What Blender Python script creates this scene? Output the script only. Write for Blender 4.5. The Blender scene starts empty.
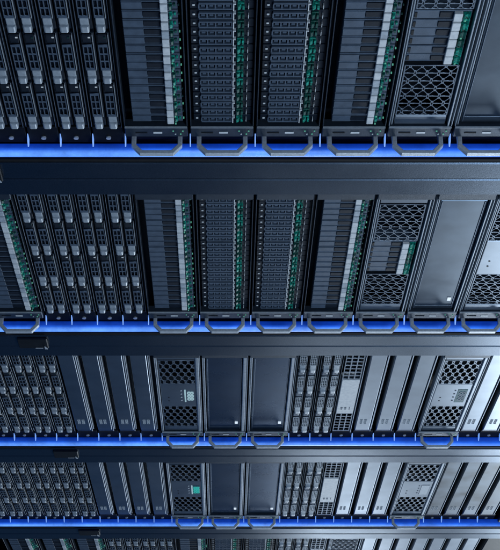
import bpy, bmesh, math, random
from mathutils import Vector, Matrix
random.seed(7)
sc = bpy.context.scene
C = sc.collection

# ------------------------------------------------------------------ camera
# The photograph is turned on its side: world +Z (up) points to the right of
# the picture, world +X (along the row of racks) points down the picture.
F = 1480.0
al = math.atan(715.0 / F)
c_, s_ = math.cos(al), math.sin(al)
cam = bpy.data.cameras.new('camera')
cam.sensor_fit = 'HORIZONTAL'; cam.sensor_width = 36
cam.lens = 36 * F / 500
cam.shift_x = 25.0 / 550 * (550/500.0) * 1.0
cam.clip_start = 0.05; cam.clip_end = 200
co = bpy.data.objects.new('camera', cam); C.objects.link(co)
co.matrix_world = Matrix(((0, -s_, -c_, 0), (0, c_, -s_, -1.044), (1, 0, 0, 0), (0, 0, 0, 1)))
sc.camera = co

# ------------------------------------------------------------------ world and lamps
w = bpy.data.worlds.new('World'); sc.world = w; w.use_nodes = True
wb = w.node_tree.nodes['Background']
wb.inputs[0].default_value = (0.08, 0.27, 0.66, 1); wb.inputs[1].default_value = 0.125

def area(name, loc, target, sx, sy, power, col):
    l = bpy.data.lights.new(name, 'AREA'); l.shape = 'RECTANGLE'; l.size = sx; l.size_y = sy
    l.energy = power; l.color = col
    o = bpy.data.objects.new(name, l); C.objects.link(o); o.location = loc
    d = Vector(target) - Vector(loc)
    o.rotation_euler = d.to_track_quat('-Z', 'Y').to_euler()
    return o
area('aisle_lamp', (7.6, -1.70, 2.00), (2.9, 0, 0.60), 0.9, 0.8, 58, (0.80, 0.91, 1.0))
area('aisle_lamp', (9.8, -1.65, 0.80), (3.8, 0, 0.25), 0.9, 0.6, 14, (0.80, 0.91, 1.0))
area('fill_lamp', (2.6, -1.5, 2.3), (2.3, 0, 0.0), 3.2, 0.5, 4, (0.46, 0.73, 1.0))  # soft strip overhead in the aisle
area('fill_lamp', (0.7, -2.0, 1.2), (1.7, 0, 0.0), 0.8, 0.5, 25, (0.70, 0.85, 1.0))  # added front fill for the nearest rack, not a known fixture
area('fill_lamp', (3.3, -2.0, 1.9), (3.3, 0, 0.4), 0.9, 0.6, 11, (0.74, 0.88, 1.0))  # added fill that lifts the farther racks, strongest near their tops
sc.view_settings.view_transform = 'Standard'
sc.view_settings.look = 'None'
sc.view_settings.exposure = 0.0
sc.view_settings.gamma = 1.0

# ------------------------------------------------------------------ materials
def mat(name, col, rough=0.45, metal=0.0, noise=0.0, nscale=60, bump=0.0, bscale=900, emis=None, estr=0, rvar=0.0, stretch=None, col2=None):
    m = bpy.data.materials.new(name); m.use_nodes = True
    nt = m.node_tree; b = nt.nodes['Principled BSDF']
    b.inputs['Base Color'].default_value = (*col, 1)
    b.inputs['Roughness'].default_value = rough
    b.inputs['Metallic'].default_value = metal
    tc = nt.nodes.new('ShaderNodeTexCoord')
    geo = nt.nodes.new('ShaderNodeNewGeometry')
    src = geo.outputs['Position']
    if stretch:
        mp = nt.nodes.new('ShaderNodeMapping'); mp.inputs['Scale'].default_value = stretch
        nt.links.new(src, mp.inputs[0]); src = mp.outputs[0]
    if noise > 0:
        n = nt.nodes.new('ShaderNodeTexNoise'); n.inputs['Scale'].default_value = nscale; n.inputs['Detail'].default_value = 5
        nt.links.new(src, n.inputs['Vector'])
        r = nt.nodes.new('ShaderNodeValToRGB')
        r.color_ramp.elements[0].position = 0.3; r.color_ramp.elements[1].position = 0.7
        k0, k1 = 1 - noise, 1 + noise
        c2 = col2 or col
        r.color_ramp.elements[0].color = (*[x * k0 for x in col], 1)
        r.color_ramp.elements[1].color = (*[min(1, x * k1) for x in c2], 1)
        nt.links.new(n.outputs['Fac'], r.inputs[0]); nt.links.new(r.outputs[0], b.inputs['Base Color'])
    if rvar > 0:
        n2 = nt.nodes.new('ShaderNodeTexNoise'); n2.inputs['Scale'].default_value = 7; n2.inputs['Detail'].default_value = 7
        n2.inputs['Roughness'].default_value = 0.65
        nt.links.new(geo.outputs['Position'], n2.inputs['Vector'])
        mr = nt.nodes.new('ShaderNodeMapRange'); mr.inputs[1].default_value = 0.3; mr.inputs[2].default_value = 0.7
        mr.inputs[3].default_value = rough - rvar; mr.inputs[4].default_value = rough + rvar
        nt.links.new(n2.outputs['Fac'], mr.inputs[0]); nt.links.new(mr.outputs[0], b.inputs['Roughness'])
    if bump > 0:
        n3 = nt.nodes.new('ShaderNodeTexNoise'); n3.inputs['Scale'].default_value = bscale; n3.inputs['Detail'].default_value = 3
        nt.links.new(geo.outputs['Position'], n3.inputs['Vector'])
        bp = nt.nodes.new('ShaderNodeBump'); bp.inputs['Strength'].default_value = bump; bp.inputs['Distance'].default_value = 0.001
        nt.links.new(n3.outputs['Fac'], bp.inputs['Height']); nt.links.new(bp.outputs[0], b.inputs['Normal'])
    if emis:
        b.inputs['Emission Color'].default_value = (*emis, 1); b.inputs['Emission Strength'].default_value = estr
    return m
M = {
 'post':   mat('powder_coated_post', (0.095, 0.13, 0.18), 0.31, 0.97, 0.18, 600, 0.10, 700, rvar=0.04),
 'black':  mat('black_plastic', (0.006, 0.008, 0.012), 0.45, 0.0, 0.3, 80, 0.15),
 'chassis':mat('dark_chassis_steel', (0.012, 0.017, 0.026), 0.5, 0.3, 0.3, 60, 0.2),
 'bezel':  mat('navy_bezel', (0.05, 0.07, 0.10), 0.38, 0.6, 0.15, 90, 0.2, rvar=0.05),
 'rib':    mat('bright_edge_rail', (0.50, 0.56, 0.63), 0.40, 0.60, 0.15, 120, 0.1),
 'panel':  mat('satin_grey_panel', (0.27, 0.32, 0.385), 0.34, 0.95, 0.10, 25, 0.0, 600, rvar=0.03),
 'navyp':  mat('dark_navy_panel', (0.045, 0.095, 0.18), 0.28, 0.9, 0.10, 25, 0.0, 600, rvar=0.03),
 'coal':   mat('charcoal_grey_panel', (0.13, 0.17, 0.22), 0.32, 0.95, 0.12, 25, 0.0, 600, rvar=0.04),
 'dim_reflection':  mat('dim_reflection_panel', (0.06, 0.08, 0.105), 0.42, 0.9, 0.65, 14, 0.0, 600, rvar=0.08, col2=(0.10, 0.125, 0.155)),  # patchy dark colour stands in for dim reflections on these panels
 'badge':  mat('badge_painted_glint', (0.5, 0.5, 0.5), 0.4, 0, emis=(0.72, 0.84, 0.95), estr=0.75),  # emission paints a bright glint onto the white mark
 'mesh':   mat('punched_steel', (0.17, 0.22, 0.29), 0.38, 0.75, 0.15, 90, 0.2),
 'drive':  mat('slate_drive_carrier', (0.11, 0.15, 0.21), 0.42, 0.25, 0.15, 90, 0.15),
 'drive2': mat('charcoal_drive_grille', (0.010, 0.017, 0.030), 0.5, 0.1, 0.2, 200, 0.1),
 'lit_drive': mat('lit_carrier_paint', (0.30, 0.36, 0.43), 0.38, 0.7, 0.12, 120, 0.15),  # brighter light on these drives is put into the carrier colour
 'tab':    mat('tab_painted_glow', (0.6, 0.65, 0.7), 0.4, 0, emis=(0.13, 0.34, 1.0), estr=0.75),  # emission stands in for blue tube light caught on the ear tabs
 'earm':   mat('matt_black_ear', (0.006, 0.007, 0.010), 0.65, 0.0, 0.3, 80),
 'latch':  mat('grey_latch', (0.50, 0.55, 0.60), 0.36, 0.15, 0.12, 200, 0.15),
 'pale':   mat('pale_grey_latch', (0.86, 0.90, 0.93), 0.38, 0.05, 0.15, 160, 0.1),
 'green':  mat('translucent_green_plastic', (0.004, 0.14, 0.10), 0.42, 0.0, 0.85, 330, 0.15, 500, col2=(0.01, 0.30, 0.22)),
 'lampoff':mat('unlit_lamp', (0.02, 0.07, 0.06), 0.3),
 'pale2':  mat('worn_grey_latch', (0.50, 0.56, 0.62), 0.45, 0.05, 0.2, 160, 0.1),
 'green2': mat('dark_green_plastic', (0.003, 0.09, 0.07), 0.45, 0, 0.6, 300),
 'white':  mat('white_print', (0.75, 0.80, 0.85), 0.5, 0.0, 0.1, 300),
 'screw':  mat('zinc_screw', (0.62, 0.65, 0.70), 0.4, 0.3, 0.2, 400),
 'handle': mat('cast_grey_handle', (0.78, 0.82, 0.87), 0.34, 0.35, 0.12, 300, 0.3, 900),
 'lcd':    mat('lit_pale_display', (0.03, 0.05, 0.06), 0.3, 0, emis=(0.45, 0.70, 0.80), estr=0.6),
 'lcdoff': mat('dark_teal_display', (0.02, 0.16, 0.19), 0.5, 0, 0.4, 300),
 'teal':   mat('lit_teal_digits', (0.01, 0.05, 0.05), 0.3, 0, emis=(0.03, 0.50, 0.45), estr=0.7),
 'led':    mat('green_led', (0.01, 0.1, 0.06), 0.3, 0, emis=(0.25, 0.95, 0.70), estr=0.32),
 'wled':   mat('white_led', (0.3, 0.3, 0.3), 0.3, 0, emis=(0.70, 0.85, 1.0), estr=0.35),
}
for k_ in ('drive2', 'chassis', 'black', 'earm', 'drive', 'green'):
    M[k_].node_tree.nodes['Principled BSDF'].inputs['Specular IOR Level'].default_value = 0.22
# blue light tube: a frosted glowing diffuser
m = mat('blue_light_diffuser', (0.03, 0.10, 0.45), 0.35, 0, emis=(0.010, 0.115, 0.80), estr=0.95, bump=0.3, bscale=700)
nt = m.node_tree; b = nt.nodes['Principled BSDF']
g_ = nt.nodes.new('ShaderNodeNewGeometry'); vm = nt.nodes.new('ShaderNodeVectorMath'); vm.operation = 'DOT_PRODUCT'
vm.inputs[1].default_value = (-0.25, -0.968, 0)
nt.links.new(g_.outputs['Normal'], vm.inputs[0])
cr = nt.nodes.new('ShaderNodeValToRGB'); el = cr.color_ramp.elements
el[0].position = 0.30; el[0].color = (0.002, 0.025, 0.26, 1)
el[1].position = 0.97; el[1].color = (0.13, 0.35, 1.0, 1)
e2 = el.new(0.60); e2.color = (0.010, 0.090, 0.58, 1)
nt.links.new(vm.outputs['Value'], cr.inputs[0]); nt.links.new(cr.outputs[0], b.inputs['Emission Color'])
n1 = nt.nodes.new('ShaderNodeTexNoise'); n1.inputs['Scale'].default_value = 13; n1.inputs['Detail'].default_value = 8; n1.inputs['Roughness'].default_value = 0.75
nt.links.new(g_.outputs['Position'], n1.inputs['Vector'])
mr_ = nt.nodes.new('ShaderNodeMapRange'); mr_.inputs[1].default_value = 0.3; mr_.inputs[2].default_value = 0.7; mr_.inputs[3].default_value = 0.50; mr_.inputs[4].default_value = 1.45
nt.links.new(n1.outputs['Fac'], mr_.inputs[0]); nt.links.new(mr_.outputs[0], b.inputs['Emission Strength'])
M['blue'] = m

# ------------------------------------------------------------------ mesh helpers
class MB:
    """boxes, prisms, cylinders gathered into ONE mesh; x along the row, p = how far out of the rack front, z up"""
    def __init__(s): s.bm = bmesh.new()
    def box(s, x0, x1, p0, p1, z0, z1, bev=0.0):
        t = bmesh.new()
        v = [t.verts.new((x, -p, z)) for x in (x0, x1) for p in (p0, p1) for z in (z0, z1)]
        for f in ((0,1,3,2),(4,6,7,5),(0,4,5,1),(2,3,7,6),(0,2,6,4),(1,5,7,3)): t.faces.new([v[i] for i in f])
        bmesh.ops.recalc_face_normals(t, faces=t.faces)
        if bev: bmesh.ops.bevel(t, geom=t.edges[:], offset=bev, segments=1, affect='EDGES', profile=0.5)
        s._add(t); return s
    def prism(s, pts, axis, a0, a1, bev=0.0):
        """polygon pts extruded along axis: 'x' pts=(p,z); 'z' pts=(x,p); 'p' pts=(x,z)"""
        t = bmesh.new()
        def P(q, a):
            if axis == 'x': return (a, -q[0], q[1])
            if axis == 'z': return (q[0], -q[1], a)
            return (q[0], -a, q[1])
        A = [t.verts.new(P(q, a0)) for q in pts]; B = [t.verts.new(P(q, a1)) for q in pts]
        t.faces.new(A); t.faces.new(B[::-1]); n = len(pts)
        for i in range(n): t.faces.new((A[i], B[i], B[(i+1) % n], A[(i+1) % n]))
        bmesh.ops.recalc_face_normals(t, faces=t.faces)
        if bev: bmesh.ops.bevel(t, geom=t.edges[:], offset=bev, segments=1, affect='EDGES', profile=0.5)
        s._add(t); return s
    def cyl(s, c, r, a0, a1, axis='p', n=20, smooth=False):
        pts = [(c[0] + r*math.cos(2*math.pi*i/n), c[1] + r*math.sin(2*math.pi*i/n)) for i in range(n)]
        s.prism(pts, axis, a0, a1)
        return s
    def _add(s, t):
        me = bpy.data.meshes.new('tmp'); t.to_mesh(me); t.free(); s.bm.from_mesh(me); bpy.data.meshes.remove(me)
    def mesh(s, other):
        s.bm.from_mesh(other); return s
    def build(s, name, m, parent=None, loc=(0,0,0), smooth=False):
        me = bpy.data.meshes.new(name); s.bm.to_mesh(me); s.bm.free()
        me.materials.append(M[m])
        if smooth:
            for p in me.polygons: p.use_smooth = len(p.vertices) == 4
        o = bpy.data.objects.new(name, me); C.objects.link(o); o.location = loc
        if parent: o.parent = parent
        return o

def clip(poly, x0, x1, z0, z1):
    for ax, lim, sg in ((0, x0, 1), (0, x1, -1), (1, z0, 1), (1, z1, -1)):
        out = []
        for i in range(len(poly)):
            a, b = poly[i], poly[(i+1) % len(poly)]
            da, db = sg*(a[ax]-lim), sg*(b[ax]-lim)
            if da >= 0: out.append(a)
            if da*db < 0:
                t = da/(da-db); out.append((a[0]+(b[0]-a[0])*t, a[1]+(b[1]-a[1])*t))
        poly = out
        if len(poly) < 3: return []
    return poly
def parea(p): return abs(sum(p[i][0]*p[(i+1)%len(p)][1]-p[(i+1)%len(p)][0]*p[i][1] for i in range(len(p)))/2)

def plate(x0, x1, z0, z1, holes, p0, p1, name, m, parent, border=0.0015):
    """a sheet of metal with real punched holes"""
    cu = bpy.data.curves.new('t', 'CURVE'); cu.dimensions = '2D'; cu.fill_mode = 'BOTH'; cu.extrude = (p1-p0)/2
    def spl(pts):
        s = cu.splines.new('POLY'); s.points.add(len(pts)-1)
        for i, q in enumerate(pts): s.points[i].co = (q[0], q[1], 0, 1)
        s.use_cyclic_u = True
    spl([(x0,z0),(x1,z0),(x1,z1),(x0,z1)])
    for h in holes:
        h = clip(h, x0+border, x1-border, z0+border, z1-border)
        if len(h) >= 3 and parea(h) > 1.5e-6: spl(h)
    o = bpy.data.objects.new('t', cu); C.objects.link(o)
    bpy.context.view_layer.update()
    dg = bpy.context.evaluated_depsgraph_get()
    me = bpy.data.meshes.new_from_object(o.evaluated_get(dg))
    bpy.data.objects.remove(o); bpy.data.curves.remove(cu)
    me.transform(Matrix(((1,0,0,0),(0,0,1,-(p0+p1)/2),(0,1,0,0),(0,0,0,1))))
    bm = bmesh.new(); bm.from_mesh(me); bmesh.ops.remove_doubles(bm, verts=bm.verts, dist=1e-6)
    bmesh.ops.recalc_face_normals(bm, faces=bm.faces); bm.to_mesh(me); bm.free()
    me.name = name; me.materials.clear(); me.materials.append(M[m])
    r = bpy.data.objects.new(name, me); C.objects.link(r); r.parent = parent
    return r

def text(s, size, name, m, parent, loc, depth=0.0004):
    cu = bpy.data.curves.new('t', 'FONT'); cu.body = s; cu.size = size; cu.extrude = depth; cu.align_x = 'CENTER'; cu.align_y = 'CENTER'
    cu.offset = 0.0003
    o = bpy.data.objects.new('t', cu); C.objects.link(o); bpy.context.view_layer.update()
    me = bpy.data.meshes.new_from_object(o.evaluated_get(bpy.context.evaluated_depsgraph_get()))
    bpy.data.objects.remove(o); bpy.data.curves.remove(cu)
    me.transform(Matrix(((1,0,0,0),(0,0,-1,0),(0,1,0,0),(0,0,0,1))))
    me.materials.clear(); me.materials.append(M[m]); me.name = name
    r = bpy.data.objects.new(name, me); C.objects.link(r); r.parent = parent; r.location = loc
    return r

def hexholes(x0, x1, z0, z1, pz, px, hw, hL, hl, bar=0.0012, slot=True):
    """staggered long hexagons, each crossed by a bar, small diamond slots between neighbours"""
    H = []
    rows = int((x1-x0)/px)+3; cols = int((z1-z0)/pz)+3
    for r in range(-1, rows):
        cx = x0 + r*px
        off = pz/2 if r % 2 else 0
        for c in range(-1, cols):
            cz = z0 + c*pz + off
            if bar:
                H.append([(cx+bar, cz-hw), (cx+hl, cz-hw), (cx+hL, cz), (cx+hl, cz+hw), (cx+bar, cz+hw)] if False else
                         [(cx+bar, cz-hw), (cx+hl, cz-hw), (cx+hL, cz-hw*0.22), (cx+hL, cz+hw*0.22), (cx+hl, cz+hw), (cx+bar, cz+hw)])
                H.append([(cx-bar, cz-hw), (cx-hl, cz-hw), (cx-hL, cz-hw*0.22), (cx-hL, cz+hw*0.22), (cx-hl, cz+hw), (cx-bar, cz+hw)])
            else:
                H.append([(cx-hl, cz-hw), (cx+hl, cz-hw), (cx+hL, cz-hw*0.4), (cx+hL, cz+hw*0.4), (cx+hl, cz+hw), (cx-hl, cz+hw), (cx-hL, cz+hw*0.4), (cx-hL, cz-hw*0.4)])
            if slot:
                zc = cz + pz/2
                H.append([(cx-0.0040, zc), (cx, zc-0.0011), (cx+0.0040, zc), (cx, zc+0.0011)])
    return H

def empty(name, loc, label, cat, group=None):
    o = bpy.data.objects.new(name, None); C.objects.link(o); o.location = loc; o.empty_display_size = 0.05
    o['label'] = label; o['category'] = cat
    if group: o['group'] = group
    return o
KIDS = {}
def kids(o): return [c for c in C.objects if c.parent == o]
def copy_tree(o, parent=None):
    c = o.copy(); C.objects.link(c); c.parent = parent
    if o.name not in KIDS: KIDS[o.name] = kids(o)
    for ch in KIDS[o.name]: copy_tree(ch, c)
    return c

# ------------------------------------------------------------------ racks
U = 0.04445
PITCH = 0.598
XR = [1.742 + PITCH*k for k in range(5)]       # far end of the servers in each rack
RACK = ['topmost', 'second', 'third', 'fourth', 'bottom']
RACKL = ['black rack nearest the camera, along the top of the photo',
         'second rack from the top, its frame right under the widest blue light',
         'third rack from the top, in the middle of the row',
         'fourth rack from the top, its blue light ending at the right',
         'farthest rack, a thin strip along the bottom of the photo']
ZB, ZT = -1.20, 0.664
RZ = [-0.0040, -0.0005, 0.0, 0.0012, 0.002]      # racks are not levelled quite alike

def make_rack(k):
    x = 1.742
    r = empty('server_rack', (x + PITCH*k, 0, ZB-0.06), RACKL[k], 'server rack', 'racks standing in a row')
    zo = -(ZB-0.06)
    def b(mb, name, m, smooth=False, **kw): return mb.build(name, m, r, (0, 0, zo), smooth)
    # posts: front faces stand 18 mm proud of the server fronts
    for (a0, a1) in ((-0.523, -0.4795), (0.029, 0.0725)):
        mb = MB().box(a0, a1, -0.05, 0.018, ZB, ZT+0.06, 0.0018)
        b(mb, 'post', 'post')
    b(MB().box(-0.5215, -0.5185, -0.95, -0.052, ZB, ZT+0.06), 'side_panel', 'black')
    b(MB().box(0.068, 0.071, -0.95, -0.052, ZB, ZT+0.06), 'side_panel', 'black')
    b(MB().box(-0.517, 0.067, -0.95, -0.94, ZB, ZT+0.06), 'back_panel', 'black')
    b(MB().box(-0.4785, -0.006, -0.30, 0.012, ZT+0.004, ZT+0.058, 0.002), 'top_frame', 'black')
    b(MB().box(-0.4785, 0.028, -0.30, 0.012, ZB, ZB+0.05, 0.002), 'bottom_frame', 'black')
    b(MB().box(0.006, 0.028, -0.06, -0.006, ZB+0.052, ZT+0.002), 'mounting_rail', 'black')
    b(MB().box(-0.4775, -0.470, -0.06, -0.016, ZB+0.052, ZT+0.002), 'mounting_rail', 'black')
    # blue light tube
    top = 0.700
    t = MB().cyl((0.009, 0.0085), 0.0090, ZB+0.06, top, 'z', 32); tube = t.build('light_tube', 'blue', r, (0, 0, zo), True)
    b(MB().box(0.0196, 0.0288, -0.004, 0.0165, ZB+0.06, top+0.004, 0.0005), 'shade_strip', 'earm')  # added matte strip, keeps the post side from reflecting the tube
    e = MB().cyl((0.009, 0.009), 0.0110, top, top+0.004, 'z', 24)
    o = e.build('end_cap', 'earm', tube)
    # recessed door latch on the far post
    f = MB().box(0.0305, 0.0705, 0.0185, 0.0235, -0.363, -0.311, 0.0012)
    l = b(f, 'door_latch', 'black')
    g = MB().prism([(0.058, -0.3175), (0.0685, -0.3125), (0.0685, -0.3175)], 'p', 0.0238, 0.0262, 0.0003)
    g.box(0.0665, 0.069, 0.0238, 0.0246, -0.334, -0.321)
    g.build('latch_glint', 'screw', l)  # light-coloured piece stands in for the glint at the latch corner
    return r
for k in range(5): make_rack(k)

# ------------------------------------------------------------------ server pieces (local: x=0 at the far end, x negative towards the camera)
L = 0.478
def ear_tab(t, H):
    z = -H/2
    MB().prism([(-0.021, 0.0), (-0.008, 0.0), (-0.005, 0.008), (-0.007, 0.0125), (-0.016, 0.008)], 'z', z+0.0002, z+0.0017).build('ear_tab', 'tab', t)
def chassis(t, H, p=-0.006, d=0.62):
    MB().box(-L+0.001, -0.020, p-d, p, -H/2+0.0012, H/2-0.0012).build('chassis', 'chassis', t)
def handle2u(t):
    """grey U handle with cut corners standing out of the far ear"""
    w, wi, P0, P1, th = 0.0345, 0.0245, 0.001, 0.0320, 0.0075
    pts_o = [(-w, P0), (-w, P1-0.013), (-w+0.012, P1), (w-0.012, P1), (w, P1-0.013), (w, P0)]
    pts_i = [(w-0.0062, P0), (w-0.0062, P1-0.0147), (w-0.0147, P1-0.0056), (-w+0.0147, P1-0.0056), (-w+0.0062, P1-0.0147), (-w+0.0062, P0)]
    x0, x1 = -0.0228, -0.0145
    mb = MB()
    for i in range(5):
        a, b2, c2, d2 = pts_o[i], pts_o[i+1], pts_i[4-i], pts_i[5-i]
        mb.prism([(q[1], q[0]) for q in (a, b2, c2, d2)], 'x', x0, x1)
    bm = mb.bm
    bmesh.ops.remove_doubles(bm, verts=bm.verts, dist=1e-5)
    # drop the inner walls between segments
    seen = {}
    for f in bm.faces:
        seen.setdefault(tuple(sorted(v.index for v in f.verts)), []).append(f)
    bm.verts.index_update()
    seen = {}
    for f in bm.faces: seen.setdefault(tuple(sorted(v.index for v in f.verts)), []).append(f)
    kill = [f for fs in seen.values() if len(fs) > 1 for f in fs]
    bmesh.ops.delete(bm, geom=kill, context='FACES')
    bmesh.ops.recalc_face_normals(bm, faces=bm.faces)
    sharp = [e for e in bm.edges if len(e.link_faces) == 2 and e.calc_face_angle(0) > 0.5]
    bmesh.ops.bevel(bm, geom=sharp, offset=0.0012, segments=3, affect='EDGES', profile=0.6)
    mb.build('handle', 'handle', t)
def ear_bar(t, end=0):
    # navy latch bar across the unit, with a vent slot, a badge dash and small lamps
    a, b2 = (-0.053, -0.029) if end == 0 else (-L+0.006, -L+0.028)
    e = MB().box(a, b2, -0.004, 0.010, -0.0425, 0.0425, 0.0012).build('latch_bar', 'bezel', t)
    MB().box(a-0.0006, a+0.0006, 0.0085, 0.0108, -0.0420, 0.0420).build('highlight_line', 'latch', e)  # thin light strip stands in for the highlight along the bar edge
    if end == 0:
        MB().box(-0.041, -0.039, 0.0101, 0.0106, -0.028, -0.012).build('slot', 'black', e)
        MB().box(-0.0425, -0.0385, 0.0101, 0.0107, -0.004, 0.008, 0.0002).build('badge', 'pale', e)
        for z in (0.023, 0.026, 0.033, 0.036):
            MB().cyl((-0.0445 if z in (0.023, 0.036) else -0.037, z), 0.0011, 0.0101, 0.0108, 'p', 10).build('indicator_lamp', 'led' if z != 0.026 else 'pale', e)
        MB().box(-0.0285, -0.003, -0.012, -0.001, -0.0425, 0.0425, 0.001).build('ear', 'earm', t)
        handle2u(t)
def side_rails2u(t, kind='dark'):
    """thin raised rails that run along both long sides of a 2U front"""
    x0, x1 = -L+0.03, -0.054
    z = 0.0444
    mb = MB()
    mb.box(x0, x1, -0.008, 0.0085, -z+0.0018, -z+0.0032, 0.0004)
    mb.box(x0, x1, -0.008, 0.0085, z-0.0032, z-0.0018, 0.0004)
    if kind == 'bright':
        mb.box(x0, x1, -0.008, 0.0060, -z+0.0052, -z+0.0068, 0.0004)
        mb.box(x0, x1, -0.008, 0.0095, z-0.0085, z-0.0062, 0.0005)
    if kind == 'wide':
        mb.box(x0, x1, -0.008, 0.0090, z-0.0112, z-0.0042, 0.0016)
        mb.box(x0, x1, -0.008, 0.0080, -z+0.0040, -z+0.0066, 0.0006)
    mb.build('side_rail', 'bezel' if kind == 'dark' else 'rib', t)

# --- drive with slate body, charcoal grille, pale latch and green tab
DP = 0.0178
def drive_pale(t, x):
    a, b2 = x, x+DP-0.0028
    d = MB().box(a, b2, -0.02, 0.0030, -0.031, 0.0365, 0.0006)
    d.box(a+0.001, b2-0.001, 0.003, 0.0042, -0.0305, -0.006, 0.0004)
    d = d.build('drive', 'drive', t)
    MB().box(a+0.0015, b2-0.0035, 0.003, 0.0046, -0.0055, 0.0150, 0.0003).build('grille', 'drive2', d)
    MB().box(a+0.0003, b2-0.0003, 0.003, 0.0085, 0.0155, 0.0245, 0.0007).build('latch', 'pale', d)
    g = MB().prism([(0.003, 0.0258), (0.0085, 0.0264), (0.0070, 0.0295), (0.003, 0.0305)], 'x', a+0.0050, b2-0.0030, 0.0006)
    g.box(a+0.0020, a+0.0065, 0.003, 0.0060, 0.0315, 0.0342, 0.0004).box(a+0.0015, a+0.0032, 0.003, 0.0050, 0.0258, 0.0300, 0.0003)
    g.build('release_tab', 'green', d)
    mb = MB()
    mb.box(b2-0.0052, b2-0.0032, 0.0095, 0.0104, 0.0262, 0.0280)
    mb.build('indicator_lamp', 'led', d)
    MB().box(a+0.004, a+0.006, 0.003, 0.0050, 0.0370, 0.0385).build('indicator_lamp', 'led', d)
    return d
# --- drive with four small windows, green tab, small white mark
def drive_window(t, x):
    a, b2 = x, x+DP-0.0021
    mb = MB().box(a, b2, -0.02, 0.0020, -0.038, 0.0395, 0.0006)
    d = mb.build('drive', 'drive2', t)
    f = MB()
    f.box(a+0.0015, a+0.0040, 0.002, 0.0052, -0.0275, 0.0130, 0.0003)
    f.box(b2-0.0035, b2-0.0010, 0.002, 0.0052, -0.0275, 0.0130, 0.0003)
    for i in range(5):
        z = -0.0275 + i*0.0099
        f.box(a+0.0040, b2-0.0035, 0.002, 0.0048, z-0.0006, z+0.0012)
    for i in range(4):
        z = -0.0275 + i*0.0099
        f.box(a+0.0062, b2-0.0062, 0.002, 0.0040, z+0.003, z+0.0078)
    f.build('grille', 'drive', d)
    MB().box(a+0.001, b2-0.001, 0.002, 0.0065, 0.0136, 0.0150, 0.0002).box(a+0.001, a+0.0025, 0.002, 0.0065, 0.0150, 0.0172).build('bracket', 'pale', d)
    g = MB().prism([(0.002, 0.0185), (0.0080, 0.0192), (0.0060, 0.0228), (0.002, 0.0238)], 'x', a+0.0045, b2-0.0035, 0.0006)
    g.box(a+0.0060, b2-0.002, 0.002, 0.0055, 0.0246, 0.0275, 0.0004).box(a+0.0012, a+0.0030, 0.002, 0.0045, 0.0190, 0.0270, 0.0003)
    g.build('release_tab', 'green', d)
    MB().box(a+0.0055, b2-0.003, 0.002, 0.0052, 0.0318, 0.0326).build('bracket', 'pale', d)
    MB().box(a+0.0065, a+0.0095, 0.002, 0.0030, -0.0350, -0.0318, 0.0004).build('mark', 'pale', d)
    return d
ALT = {}
def alt(me, m):
    if (me.name, m) not in ALT:
        n = me.copy(); n.materials[0] = M[m]; ALT[(me.name, m)] = n
    return ALT[(me.name, m)]
def repeat_part(d0, n, step):
    kk = kids(d0)
    for i in range(1, n):
        c = d0.copy(); C.objects.link(c); c.parent = d0.parent; c.location.x -= step*i - random.uniform(-0.0003, 0.0003)
        c.location.y += random.uniform(-0.0006, 0.0006)
        for g in kk:
            h = g.copy(); C.objects.link(h); h.parent = c
            if g.name.startswith('indicator_lamp') and random.random() < 0.45: h.data = alt(g.data, 'lampoff')
            elif g.name.startswith('latch') and g.data.materials[0] == M['pale'] and random.random() < 0.35: h.data = alt(g.data, 'pale2')
            elif g.name.startswith('release_tab') and random.random() < 0.4: h.data = alt(g.data, 'green2')

def make_A(t):
    H = 2*U
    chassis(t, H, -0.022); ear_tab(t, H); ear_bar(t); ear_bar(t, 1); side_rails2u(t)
    repeat_part(drive_pale(t, -0.0555-DP), 22, DP)
def make_B(t):
    H = 2*U
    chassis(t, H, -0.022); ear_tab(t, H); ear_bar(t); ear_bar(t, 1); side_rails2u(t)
    repeat_part(drive_window(t, -0.0555-DP), 22, DP)

def lips(t):
    MB().box(-0.0755, -0.0545, -0.01, 0.0060, -0.036, 0.033, 0.001).build('lip', 'panel', t)
    MB().box(-0.4345+0.0005, -0.4345-0.012, -0.01, 0.0060, -0.036, 0.033).build('lip', 'panel', t)
def make_C(t):
    H = 2*U
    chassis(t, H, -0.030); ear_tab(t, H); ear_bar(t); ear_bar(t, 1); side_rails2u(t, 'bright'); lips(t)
    for (a, b2) in ((-0.1935, -0.0770), (-0.4280, -0.3110)):
        pm = plate(a, b2, -0.036, 0.033, hexholes(a, b2, -0.036, 0.033, 0.0150, 0.0177, 0.0058, 0.0118, 0.0050, 0.0008), 0.0040, 0.0055, 'mesh_grille', 'mesh', t)
        MB().box(a+0.001, b2-0.001, -0.0299, -0.026, -0.036, 0.033).build('fan_backing', 'black', pm)
    # six drives between the two grilles
    d = MB().box(-0.1990-0.0157, -0.1990, -0.02, 0.0030, -0.0365, 0.0330, 0.0006).build('drive', 'drive', t)
    a, b2 = -0.1990-0.0157, -0.1990
    MB().box(a+0.003, b2-0.003, 0.003, 0.0040, -0.0355, -0.0325).build('screw_block', 'black', d)
    MB().box(a+0.0015, b2-0.0035, 0.003, 0.0046, -0.0055, 0.0100, 0.0003).build('grille', 'drive2', d)
    MB().box(a+0.0003, b2-0.0003, 0.003, 0.0085, 0.0110, 0.0215, 0.0007).build('latch', 'pale', d)
    g = MB().prism([(0.003, 0.0223), (0.0095, 0.0232), (0.0075, 0.0270), (0.0095, 0.0305), (0.003, 0.0318)], 'x', a+0.0015, b2-0.001, 0.0004)
    g.build('release_tab', 'green', d)
    MB().box(b2-0.0052, b2-0.0032, 0.0095, 0.0104, 0.0242, 0.0260).build('indicator_lamp', 'led', d)
    repeat_part(d, 6, DP)

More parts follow.
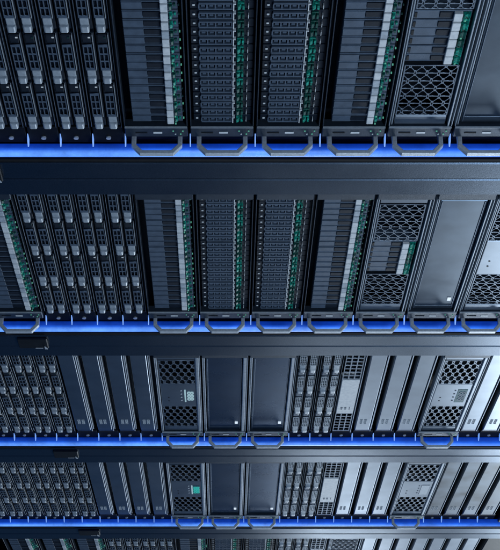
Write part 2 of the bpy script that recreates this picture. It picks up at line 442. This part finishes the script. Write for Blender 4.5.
def make_D(t, rail='bright', pm='coal'):
    H = 2*U
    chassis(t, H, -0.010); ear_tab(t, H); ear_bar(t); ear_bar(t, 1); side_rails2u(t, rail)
    fr = MB().box(-0.4365, -0.0560, -0.009, 0.0035, -0.0355, 0.0345 if rail == 'bright' else 0.0325, 0.0012).build('front_panel', pm, t)
    # raised frame line around the plate
    f = MB()
    f.box(-0.4345, -0.0600, 0.0034, 0.0048, 0.0300, 0.0314, 0.0003)
    f.box(-0.4345, -0.0600, 0.0034, 0.0048, -0.0336, -0.0322, 0.0003)
    f.box(-0.0720, -0.0705, 0.0034, 0.0048, -0.0320, 0.0310, 0.0003)
    f.build('frame_line', 'mesh', fr)
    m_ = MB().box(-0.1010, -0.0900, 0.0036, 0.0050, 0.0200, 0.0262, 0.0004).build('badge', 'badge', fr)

def make_E(t, disp):
    H = 2*U
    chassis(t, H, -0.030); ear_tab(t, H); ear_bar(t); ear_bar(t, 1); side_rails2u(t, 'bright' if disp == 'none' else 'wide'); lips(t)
    for (a, b2) in ((-0.1935, -0.0770), (-0.4280, -0.3110)):
        pm = plate(a, b2, -0.036, 0.033, (hexholes(a, b2, -0.036, 0.033, 0.0150, 0.0177, 0.0058, 0.0118, 0.0050, 0.0008) if disp == 'none' else hexholes(a+0.010, b2, -0.027, 0.028, 0.0136, 0.0195, 0.0044, 0.0115, 0.0060, bar=0, slot=True)), 0.0038, 0.0055, 'mesh_grille', 'mesh', t)
        MB().box(a+0.001, b2-0.001, -0.0299, -0.026, -0.036, 0.033).build('fan_backing', 'black', pm)
    pl = MB().box(-0.3105, -0.1940, -0.01, 0.0058, -0.036, 0.033, 0.0008).build('control_panel', 'panel', t)
    if disp == 'digits':
        MB().box(-0.2820, -0.2180, 0.0059, 0.0066, 0.0095, 0.0125).build('display_bar', 'lcd', pl)
        text('888', 0.0215, 'display_digits', 'lcd', pl, (-0.2500, -0.0066, 0.0205)).scale = (1.45, 1, 0.85)
    elif disp == 'teal':
        MB().box(-0.2820, -0.2180, 0.0059, 0.0066, 0.0095, 0.0125).build('display_bar', 'lcd', pl)
        MB().box(-0.2820, -0.2180, 0.0059, 0.0063, 0.0128, 0.0285).build('display', 'lcdoff', pl)
        text('888', 0.0225, 'display_digits', 'teal', pl, (-0.2500, -0.0068, 0.0205)).scale = (1.42, 1, 0.9)
    elif disp == 'screen':
        MB().box(-0.2840, -0.2160, 0.0059, 0.0064, 0.0085, 0.0270).build('display', 'lcdoff', pl)
        text('888', 0.0225, 'display_digits', 'drive', pl, (-0.2500, -0.0066, 0.0180)).scale = (1.42, 1, 0.85)
    elif disp == 'white':
        MB().box(-0.2840, -0.2160, 0.0059, 0.0068, 0.0085, 0.0270, 0.0003).build('display', 'white', pl)
    for i in range(4):
        MB().cyl((-0.2780+0.0175*i, 0.0035), 0.0017, 0.0058, 0.0066, 'p', 10).build('button', 'pale' if disp in ('digits', 'teal') else 'drive', pl)
    for i in range(2):
        MB().cyl((-0.2230-0.018*i, -0.0215), 0.0017, 0.0058, 0.0063, 'p', 10).build('port', 'drive2', pl)

def ear1(t):
    MB().box(-0.0400, -0.0010, -0.012, 0.0015, -0.0208, 0.0208, 0.0008).build('ear', 'earm', t)
    s = MB().cyl((-0.0140, 0.0), 0.0034, 0.0015, 0.0036, 'p', 16)
    s.build('screw', 'screw', t)
def drive35(t, x, z, var):
    """3.5 inch carrier lying in a thin unit"""
    n, ln = 4, 0.104
    a, b2 = x-ln, x
    dark = var == 'dark'
    body = MB().box(a, b2, -0.02, 0.0010, z-0.0088, z+0.0088, 0.0010)
    d = body.build('drive', 'drive2', t)
    # grille: frame with slots
    ga, gb = a+0.021, b2-0.0275
    hs = []
    nx, nz = (3, 2) if dark else (6, 3)
    for i in range(nx):
        for j in range(nz):
            hx = ga+0.004 + (gb-ga-0.008)*(i+0.5)/nx; hz = z-0.0062 + 0.0108*(j+0.5)/nz
            wx, wz = (gb-ga-0.008)/nx*(0.45 if dark else 0.40), 0.0115/nz*(0.36 if dark else 0.32)
            hs.append([(hx-wx, hz-wz), (hx+wx, hz-wz), (hx+wx, hz+wz), (hx-wx, hz+wz)])
    plate(ga, gb, z-0.0066, z+0.0050, hs, 0.0028, 0.0048, 'grille', 'drive' if dark else 'lit_drive', d, 0.0003)
    # bright trim along the upper long edge
    MB().box(a+0.001, b2-0.026, 0.001, 0.0042, z+0.0064, z+0.0071, 0.0001).build('trim', 'latch' if dark else 'lit_drive', d)
    # latch with a step and finger hollow, arm running towards the grille
    lt = MB().box(b2-0.0265, b2-0.0140, 0.001, 0.0050, z-0.0058, z+0.0050, 0.0008)
    lt.prism([(0.001, z-0.0058), (0.0065, z-0.0058), (0.0085, z-0.0040), (0.0085, z+0.0038), (0.0065, z+0.0052), (0.001, z+0.0052)], 'x', b2-0.0138, b2-0.0020, 0.0008)
    lt.build('latch', 'latch' if dark else 'pale', d)
    MB().box(a+0.0012, a+0.0195, 0.001, 0.0036, z-0.0070, z+0.0056, 0.0016).build('cap', 'drive2' if dark else 'drive', d)
    MB().box(a+0.0055, a+0.0075, 0.0036, 0.0044, z+0.0012, z+0.0042, 0.0002).build('indicator_lamp', 'wled', d)
    return d
def rails1(t):
    MB().box(-L+0.004, -0.0425, -0.010, 0.0030, -0.0212, -0.0203, 0.0003).box(-L+0.004, -0.0425, -0.010, 0.0040, 0.0194, 0.0201, 0.0002).build('side_rail', 'mesh', t)
def make_S(t, var='dark'):
    chassis(t, U, -0.022); ear_tab(t, U); ear1(t); rails1(t)
    for z in (-0.0098, 0.0094):
        repeat_part(drive35(t, -0.0440, z, var), 4, 0.110)
def make_P(t, pm='panel'):
    """plain thin unit: smooth panel, edge rails, six little punched squares"""
    chassis(t, U, -0.014); ear_tab(t, U); ear1(t)
    fp = MB().prism([(-0.010, -0.0200), (0.0035, -0.0200), (0.0055, -0.0185), (0.0055, 0.0095), (0.0035, 0.0110), (-0.010, 0.0110)], 'x', -L+0.004, -0.0560, 0.0006)
    fp = fp.build('front_panel', pm, t)
    MB().box(-L+0.004, -0.0500, -0.010, 0.0065, 0.0118, 0.0134, 0.0004).box(-L+0.004, -0.0500, -0.010, 0.0020, 0.0145, 0.0158, 0.0003).build('side_rail', 'rib', t)
    for i in range(3):
        for j in range(2):
            x, z = -0.1130+0.0085*i, -0.0100+0.0085*j
            f = MB()
            f.box(x-0.0030, x+0.0030, 0.0056, 0.0063, z-0.0026, z-0.0018).box(x-0.0030, x+0.0030, 0.0056, 0.0063, z+0.0018, z+0.0026)
            f.box(x-0.0030, x-0.0022, 0.0056, 0.0063, z-0.0018, z+0.0018).box(x+0.0022, x+0.0030, 0.0056, 0.0063, z-0.0018, z+0.0018)
            f.build('socket', 'white', fp)
    MB().box(-0.0545, -0.0410, -0.006, 0.0030, -0.0190, 0.0120, 0.001).build('lip', 'bezel', t)
def make_F(t):
    """thin unit with square-holed grilles at both ends of a pale plate"""
    chassis(t, U, -0.022); ear_tab(t, U); ear1(t)
    for (a, b2) in ((-0.150, -0.0450), (-0.455, -0.330)):
        hs = []
        nx = int((b2-a)/0.0165)
        for i in range(nx):
            for j in range(3):
                x = a+0.003+(b2-a-0.006)*(i+0.5)/nx; z = -0.0200+0.0335*(j+0.5)/3
                hs.append([(x-0.0068, z-0.0044), (x+0.0068, z-0.0044), (x+0.0068, z+0.0044), (x-0.0068, z+0.0044)])
        g = plate(a, b2, -0.0205, 0.0145, hs, 0.0020, 0.0040, 'square_grille', 'mesh', t, 0.0006)
        MB().box(a+0.001, b2-0.001, -0.0215, -0.018, -0.0200, 0.0140).build('fan_backing', 'black', g)
    pl = MB().box(-0.3290, -0.1510, -0.012, 0.0048, -0.0205, 0.0145, 0.0010).build('front_panel', 'pale', t)
    for z in (-0.0110, -0.0035):
        MB().cyl((-0.182, z), 0.0024, 0.0048, 0.0055, 'p', 14).cyl((-0.175, z), 0.0016, 0.0048, 0.0055, 'p', 12).build('button', 'drive', pl)
    MB().box(-0.185, -0.172, 0.0048, 0.0053, 0.0040, 0.0052).build('slot', 'drive', pl)
    MB().box(-L+0.004, -0.0425, -0.010, 0.0070, 0.0158, 0.0174, 0.0004).build('side_rail', 'rib', t)

KIND = {
 'A': (make_A, 'disk_shelf', 'disk shelf', 'wide unit of thin drives with pale and green ends', 'pale-and-green ended units'),
 'B': (make_B, 'disk_shelf', 'disk shelf', 'wide dark unit of windowed drives with green tips', 'dark windowed-drive units'),
 'C': (make_C, 'storage_server', 'server', 'wide server with six drives between two mesh grilles', 'six-drive mesh servers'),
 'D': (make_D, 'blank_server', 'server', 'wide smooth grey server front', 'smooth wide units'),
 'H': (lambda t: make_D(t, 'wide', 'navyp'), 'blank_server', 'server', '', 'smooth wide units'),
 'Q': (lambda t: make_P(t, 'dim_reflection'), 'thin_server', 'server', '', 'thin plain units'),
 'E1': (lambda t: make_E(t, 'digits'), 'control_server', 'server', 'wide mesh-fronted server', 'mesh servers'),
 'E2': (lambda t: make_E(t, 'screen'), 'control_server', 'server', 'wide mesh-fronted server', 'mesh servers'),
 'E3': (lambda t: make_E(t, 'teal'), 'control_server', 'server', 'wide mesh-fronted server', 'mesh servers'),
 'E4': (lambda t: make_E(t, 'white'), 'control_server', 'server', 'wide mesh-fronted server', 'mesh servers'),
 'E5': (lambda t: make_E(t, 'none'), 'control_server', 'server', 'wide mesh-fronted server', 'mesh servers'),
 'S': (make_S, 'drive_server', 'server', 'thin unit of paired dark drives', 'thin drive units'),
 'G': (lambda t: make_S(t, 'lit_drive'), 'drive_server', 'server', 'thin unit of paired bright drives', 'thin bright drive units'),
 'P': (make_P, 'thin_server', 'server', 'thin plain grey unit', 'thin plain units'),
 'F': (make_F, 'thin_server', 'server', 'thin unit with square grilles', 'thin square-grille units'),
}
# (kind, lower edge in rack units)
LAY = [
 [('S', j) for j in range(-9, -3)] + [('A', -3), ('B', -1), ('B', 1), ('A', 3), ('C', 5), ('D', 7)],
 [('A', -9), ('S', -7), ('S', -6), ('S', -5), ('S', -4), ('A', -3), ('B', -1), ('B', 1), ('A', 3), ('C', 5), ('D', 7), ('E5', 9)],
 [('S', j) for j in range(-12, -7)] + [('P', j) for j in range(-7, -3)] + [('E1', -3), ('H', -1), ('H', 1), ('G', 3), ('G', 4), ('F', 5), ('P', 6), ('P', 7), ('P', 8), ('E2', 9), ('P', 11), ('P', 12), ('P', 13)],
 [('S', j) for j in range(-13, -7)] + [('P', j) for j in range(-7, -3)] + [('E3', -3), ('H', -1), ('H', 1), ('G', 3), ('G', 4), ('F', 5), ('P', 6), ('P', 7), ('P', 8), ('E4', 9), ('Q', 11), ('Q', 12), ('Q', 13), ('Q', 14)],
 [('A', -13), ('A', -11), ('A', -9)] + [('S', j) for j in range(-7, -3)] + [('A', -3), ('B', -1), ('B', 1), ('G', 3), ('G', 4), ('F', 5), ('E5', 6), ('P', 8), ('P', 9), ('P', 10), ('P', 11), ('P', 12), ('P', 13), ('P', 14)],
]
# what sets a unit apart where it is not one of a run
ORD = ['first', 'second', 'third', 'fourth', 'fifth', 'sixth', 'seventh']
NUM = ['', 'one', 'two', 'three', 'four', 'five', 'six', 'seven']
RN = ['topmost rack', 'second rack down', 'third rack down', 'fourth rack down', 'bottom rack']
ONE = {
 (0, -3): 'wide unit of pale and green ended drives beside the thin units, topmost rack',
 (0, -1): 'wide dark unit of windowed green-tipped drives, left one of the pair, topmost rack',
 (0, 1): 'wide dark unit of windowed green-tipped drives, right one of the pair, topmost rack',
 (0, 3): 'wide unit of pale and green ended drives beside the mesh server, topmost rack',
 (0, 5): 'wide server with six green-tipped drives between mesh grilles, topmost rack',
 (0, 7): 'smooth dark grey wide server at the top right corner',
 (1, -13): 'wide drive unit mostly cut off by the left edge, second rack down',
 (1, -9): 'wide unit of pale and green ended drives at the left edge, second rack down',
 (1, -3): 'wide unit of pale and green ended drives right of the thin units, second rack down',
 (1, -1): 'wide dark unit of windowed green-tipped drives, left one of the pair, second rack down',
 (1, 1): 'wide dark unit of windowed green-tipped drives, right one of the pair, second rack down',
 (1, 3): 'wide unit of pale and green ended drives beside the mesh server, second rack down',
 (1, 5): 'wide server with six green-tipped drives between mesh grilles, second rack down',
 (1, 7): 'smooth blue-grey wide server with a white badge, second rack down',
 (1, 9): 'mesh-fronted wide server at the right edge of the photo, second rack down',
 (2, -3): 'mesh-fronted wide server with pale lit digits, third rack down',
 (2, -1): 'smooth wide server beside the one with lit digits, third rack down',
 (2, 1): 'smooth wide server beside the thin bright drive units, third rack down',
 (2, 3): 'thin unit of bright drives touching the smooth server, third rack down',
 (2, 4): 'thin unit of bright drives touching the pale-plated unit, third rack down',
 (2, 5): 'thin pale-plated unit with square grilles at both ends, third rack down',
 (2, 9): 'pale mesh-fronted wide server with a dark teal screen, third rack down',
 (3, -3): 'mesh-fronted wide server with teal lit digits, fourth rack down',
 (3, -1): 'smooth wide server beside the one with teal digits, fourth rack down',
 (3, 1): 'smooth wide server beside the thin bright drive units, fourth rack down',
 (3, 3): 'thin unit of bright drives touching the smooth server, fourth rack down',
 (3, 4): 'thin unit of bright drives touching the pale-plated unit, fourth rack down',
 (3, 5): 'thin pale-plated unit with square grilles at both ends, fourth rack down',
 (3, 9): 'mesh-fronted wide server with a whitish display, fourth rack down',
 (4, -13): 'wide drive unit with a green end, leftmost in the bottom rack',
 (4, -11): 'wide drive unit with a green end, second from the left in the bottom rack',
 (4, -9): 'wide drive unit with a green end touching the thin drive units, bottom rack',
 (4, -3): 'wide pale and green ended drive unit right of the thin drive units, bottom rack',
 (4, -1): 'wide dark unit of green-tipped drives, left one of the pair, bottom rack',
 (4, 1): 'wide dark unit of green-tipped drives, right one of the pair, bottom rack',
 (4, 3): 'thin unit of bright drives touching the green-tipped unit, bottom rack',
 (4, 4): 'thin unit of bright drives touching the pale-plated unit, bottom rack',
 (4, 5): 'thin pale-plated unit with square grilles, bottom rack',
 (4, 6): 'wide mesh-fronted server in the bottom rack',
}
# runs of look-alike thin units: (rack, kind, first, last) -> how to say which run
RUNS = [(0, 'S', -9, -4, 'dark thin drive unit', ''), (1, 'S', -7, -4, 'dark thin drive unit', ''), (2, 'S', -12, -8, 'dark thin drive unit', ''),
        (3, 'S', -13, -8, 'dark thin drive unit', ''), (4, 'S', -7, -4, 'dark thin drive unit', ''),
        (2, 'P', -7, -4, 'thin plain unit', 'left of the digits'), (2, 'P', 6, 8, 'thin pale plain unit', 'left of the teal screen'), (2, 'P', 11, 13, 'thin pale plain unit', 'right of the teal screen'),
        (3, 'P', -7, -4, 'thin plain unit', 'left of the digits'), (3, 'P', 6, 8, 'thin pale plain unit', 'left of the display'), (3, 'Q', 11, 14, 'thin darker plain unit', 'right of the display'),
        (4, 'P', 8, 14, 'thin plain unit', '')]
def label_of(k, kd, j):
    if (k, j) in ONE and kd not in ('S', 'P'): return ONE[(k, j)]
    for (rk, rd, a, b2, look, where) in RUNS:
        if rk == k and rd == kd and a <= j <= b2:
            n = b2-a+1; i = j-a
            pos = 'leftmost' if i == 0 else 'rightmost' if i == n-1 else ORD[i] + ' from left' if i < n-2 or n < 4 else 'second from right'
            if n == 3 and i == 1: pos = 'middle one'
            return '%s, %s of %s%s, %s' % (look, pos, NUM[n], (' ' + where) if where else '', RN[k])
    return kd
PROTO = {}
Hh = {'A': 2, 'B': 2, 'C': 2, 'D': 2, 'E': 2, 'H': 2}
for k, units in enumerate(LAY):
    tot = {}
    for (kd, j) in units: tot[kd] = tot.get(kd, 0) + 1
    cnt = {}
    for (kd, j) in units:
        fn, nm, cat, look, plural = KIND[kd]
        h = Hh.get(kd[0], 1)
        zc = (j + h/2)*U
        if kd not in PROTO:
            t = empty(nm, (0, 0, 0), '', cat); fn(t); PROTO[kd] = t
        else:
            t = copy_tree(PROTO[kd]); 
        t.location = (XR[k], 0, zc*0.99 + RZ[k]); t.scale = (1, 1, 0.99)
        lab = label_of(k, kd, j)
        t['label'] = lab
        t['group'] = plural + ' in the racks'
bpy.context.view_layer.update()
